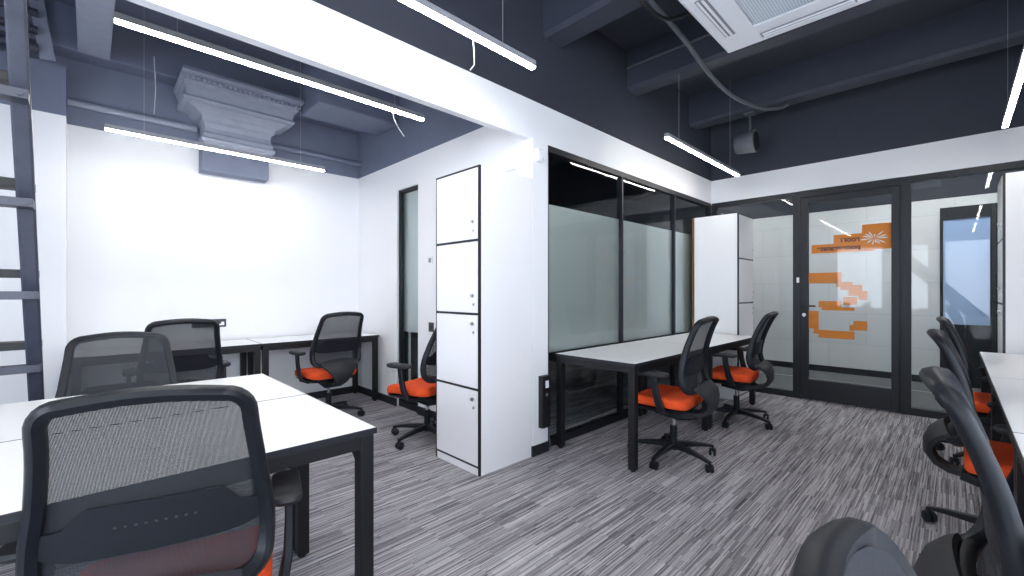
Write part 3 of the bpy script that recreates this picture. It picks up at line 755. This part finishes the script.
    for i, (y, z, w_) in enumerate(path):
        a_, b_ = path[max(0, i-1)], path[min(len(path)-1, i+1)]
        ty, tz = b_[0]-a_[0], b_[1]-a_[1]; L = math.hypot(ty, tz); ny, nz_ = tz/L, -ty/L
        th = 0.009 + 0.004*i/8; cup = 0.030*(w_/0.165)
        top = []; bot_ = []
        for k in range(9):
            u = k/4-1; c = cup*(1-u*u)
            top.append((u*w_, y + ny*(c+th), z + nz_*(c+th))); bot_.append((u*w_, y + ny*(c-th), z + nz_*(c-th)))
        rings.append(top+list(reversed(bot_)))
    loft(bm, rings); link('back_yoke', bm, 'plastic_matt', t, smooth=True)
    return t
LIFT = ('seat', 'seat_pan', 'tilt_mechanism', 'armrest', 'back_frame', 'back_mesh', 'lumbar_support', 'back_yoke')
def place(o, x, y, face, label, lift=0.0, tilt=0.0):
    """face = direction the sitter looks, degrees; 0 = +y, 90 = -x; lift = gas spring height of seat and back; tilt = back towards the seat"""
    o.location = (x, y, 0); o.rotation_euler = (0, 0, math.radians(face)); o['label'] = label
    piv = Vector((0, -0.20, 0.50))
    for c in kids(o):
        nm = c.name.split('.')[0]
        if nm in LIFT: c.location.z = lift
        if nm in LIFT[-4:-1]:
            c.rotation_euler.x = -math.radians(tilt)
            c.location = piv - Matrix.Rotation(-math.radians(tilt), 3, 'X') @ piv + Vector((0, 0, lift))
proto = make_chair('office chair')
CH = [
    (-1.50, 0.165, 74, -0.038, 8, 'largest black mesh office chair, seen from behind at the left foreground desk'),
    (-2.88, 0.125, -90, -0.035, 0, 'black mesh office chair across the foreground bench, facing the camera over the desk'),
    (-4.06, 0.49, 88, 0.0, 0, 'black mesh office chair below the wall socket strip, back turned to the camera'),
    (-4.28, 1.68, 94, 0.0, 0, 'orange-seated office chair at the right alcove desk, back turned'),
    (-3.09, 2.03, 106, -0.01, 0, 'orange-seated office chair half hidden by the middle locker tower'),
    (-1.455, 3.095, 94, 0.0, 8, 'orange-seated office chair at the nearer middle desk'),
    (-1.45, 4.40, 95, 0.0, 3, 'orange-seated office chair at the farther middle desk, near the glass door'),
    (0.20, 4.60, -90, -0.015, 7, 'office chair farthest along the right desks'),
    (0.19, 3.10, -90, -0.02, 8, 'office chair second from the far end of the right desks'),
    (0.225, 1.60, -88, -0.03, 8, 'office chair by the third right desk with long leaning frame, nearly whole in view'),
    (0.245, 0.565, -84, -0.085, 0, 'rounded black chair back cut by the bottom edge of the photo at the right'),
]
for i, (x, y, f, dz, ti, lb) in enumerate(CH):
    o = proto if i == 0 else copy_tree(proto)
    place(o, x, y, f, lb, dz, ti)
    if i == len(CH)-1:                       # this back is covered in closely woven fabric
        for c in kids(o):
            if c.name.startswith('back_mesh'):
                c.material_slots[0].link = 'OBJECT'; c.material_slots[0].material = M['grey_fabric']

# ------------------------------------------------------------------ steel stairs
def stair(label, p0, p1, y0, y1, n, side, name='steel_ladder', tr=0.03, h=0.09, w=0.05, group=None, tubes=False):
    t = thing(name, label, 'ladder' if name == 'steel_ladder' else 'staircase', (0, 0, 0), 0, group)
    A, Bv = Vector(p0), Vector(p1)
    for y in (y0, y1):
        bm = bmesh.new(); bar(bm, [(A.x, y, A.z), (Bv.x, y, Bv.z)], w, h, (0, 1, 0)); link('stringer', bm, 'steel_paint', t)
    return t, A, Bv
lad, A, Bv = stair('blue-grey steel ladder stair leaning at the left edge of the photo', (-3.83, 0, 0.02), (-2.37, 0, 2.635), -0.2, -0.85, 9, 1, h=0.045, w=0.058)
# foot pads keep the stringers on the floor
sl = (Bv.z-A.z)/(Bv.x-A.x)
for z in (0.09, 0.46, 0.837, 1.211, 1.617, 2.02, 2.42):
    x = A.x + z/sl
    bm = bmesh.new(); box(bm, x+0.02, -0.93, z-0.02, x+0.10, -0.172, z+0.018, bev=0.003)
    tr_ = link('tread', bm, 'steel_paint', lad)
    bm = bmesh.new(); box(bm, x-0.17, -0.93, z+0.085, x-0.05, -0.18, z+0.125, bev=0.003)
    link('back_bar', bm, 'black_metal', tr_)
    bm = bmesh.new(); cyl(bm, (x+0.10, -0.195, z), 0.012, 0.008, n=6, axis='x'); link('bolt', bm, 'steel_paint', tr_)
# cable ladder high on the pillar
cl = thing('cable_ladder', 'short light grey cable ladder rising above the slate pillar top', 'cable ladder', (-4.86, -0.22, 3.0))
for y_ in (0.0, -0.40):
    bm = bmesh.new(); bar(bm, [(0, y_, 0.0), (0, y_-0.07, 0.50)], 0.085, 0.03, (0, 1, 0)); link('rail', bm, 'moulding', cl)
for k in range(4):
    bm = bmesh.new(); tube(bm, [(0.03, -0.42, 0.06+k*0.13), (0.03, -0.05, 0.06+k*0.13)], 0.030); link('rung', bm, 'steel_paint', cl, smooth=True)
# staircase behind the camera, seen only reflected in the far glass
st, A, Bv = stair('steel staircase behind the camera, reflected in the glass door', (0.95, 0, 0.0), (-2.05, 0, 3.42), -1.5, -2.2, 0, 1, name='steel_staircase', h=0.24, w=0.03)
for k in range(13):
    f = (k+1)/14.5; x = A.x + (Bv.x-A.x)*f; z = A.z + (Bv.z-A.z)*f
    link('tread', B(x-0.12, -2.185, z-0.015, x+0.12, -1.515, z+0.015, bev=0.003), 'steel_paint', st)

# ------------------------------------------------------------------ small fittings
so = thing('wall_socket_strip', 'black strip of wall sockets over the left alcove desk', 'socket', (XA, 0.71, 0.875))
link('plate', B(0, 0, 0, 0.012, 0.28, 0.08, bev=0.003), 'socket', so)
for k in range(3):
    bm = bmesh.new(); cyl(bm, (0.008, 0.045+k*0.075, 0.04), 0.026, 0.006, n=20, axis='x'); link('socket_ring', bm, 'black_metal', so)
link('network_insert', boxes([(0.012, 0.222, 0.018, 0.016, 0.262, 0.034), (0.012, 0.237, 0.034, 0.016, 0.262, 0.052)]), 'white_lam', so, label='white insert')
sw = thing('light_switch', 'small grey light switch on the partition beside the glazed strip', 'switch', (-3.545, YA, 1.50))
link('plate', B(-0.035, -0.01, -0.01, 0.035, 0, 0.07, bev=0.003), 'ac', sw); link('rocker', B(-0.02, -0.014, 0.008, 0.02, -0.01, 0.052, bev=0.001), 'vent', sw)
s2 = thing('power_socket', 'small black wall socket low on the partition above the chair behind the locker', 'socket', (-3.53, YA, 0.88))
link('plate', B(-0.038, -0.012, -0.04, 0.038, 0, 0.05, bev=0.003), 'socket', s2)
bm = bmesh.new(); cyl(bm, (0, -0.014, 0.005), 0.024, 0.004, n=20, axis='y'); link('socket_ring', bm, 'black_metal', s2)
mo = thing('motion_sensor', 'white motion sensor high on the end of the partition wall', 'sensor', (XW, 2.425, 2.20))
bm = bmesh.new(); loft(bm, [[(0, y, z) for y, z in ((-0.03, 0), (0.03, 0), (0.03, 0.10), (-0.03, 0.10))], [(0.022, y, z) for y, z in ((-0.03, 0.005), (0.03, 0.005), (0.03, 0.10), (-0.03, 0.10))], [(0.034, y, z) for y, z in ((-0.022, 0.02), (0.022, 0.02), (0.022, 0.085), (-0.022, 0.085))]])
link('shell', bm, 'ac', mo)
bm = bmesh.new(); cyl(bm, (0.0, 0.045, 0.035), 0.018, 0.03, n=16, axis='x', r2=0.012); link('eye', bm, 'white_lam', mo, smooth=True)
al = thing('alarm_box', 'flat white box high on the partition just above the middle locker tower', 'alarm', (-2.42, YA, 2.17))
link('cover', B(-0.06, -0.03, 0, 0.06, 0, 0.14, bev=0.008), 'ac', al); link('base_plate', B(-0.065, -0.006, -0.005, 0.065, 0, 0.145), 'white_lam', al)
pb = thing('wall_power_box', 'tall narrow black power box at the foot of the partition end', 'power box', (XW, 2.43, 0.20))
link('housing', B(0, 0, 0, 0.045, 0.09, 0.39, bev=0.004), 'black_metal', pb)
link('label_plate', B(0.046, 0.03, 0.30, 0.048, 0.065, 0.355), 'ac', pb, label='pale sticker')
bm = bmesh.new(); cyl(bm, (0.045, 0.045, 0.25), 0.012, 0.004, n=14, axis='x'); link('button', bm, 'nickel', pb)
bm = bmesh.new(); tube(bm, [(0.02, 0.10, 0.0), (0.02, 0.105, -0.1), (0.02, 0.12, -0.19)], 0.004, n=6); link('cable', bm, 'duct', pb, smooth=True)

# ------------------------------------------------------------------ daylight, camera, view
w = bpy.data.worlds.new('sky'); S.world = w; w.use_nodes = True
bg = w.node_tree.nodes['Background']; bg.inputs[0].default_value = (0.82, 0.90, 1.0, 1); bg.inputs[1].default_value = 5.0
cam = bpy.data.cameras.new('camera'); co = bpy.data.objects.new('camera', cam); COL.objects.link(co)
cam.sensor_width = 36; cam.lens = 433.3/1024*36; cam.shift_y = 3.5/1024; cam.clip_start = 0.02
co.location = (0, 0, 1.228); co.rotation_euler = (PI/2, 0, math.radians(45.63))
S.camera = co
S.view_settings.view_transform = 'Standard'; S.view_settings.look = 'None'; S.view_settings.exposure = 1.38
S.view_settings.gamma = 1; S.view_settings.use_curve_mapping = False
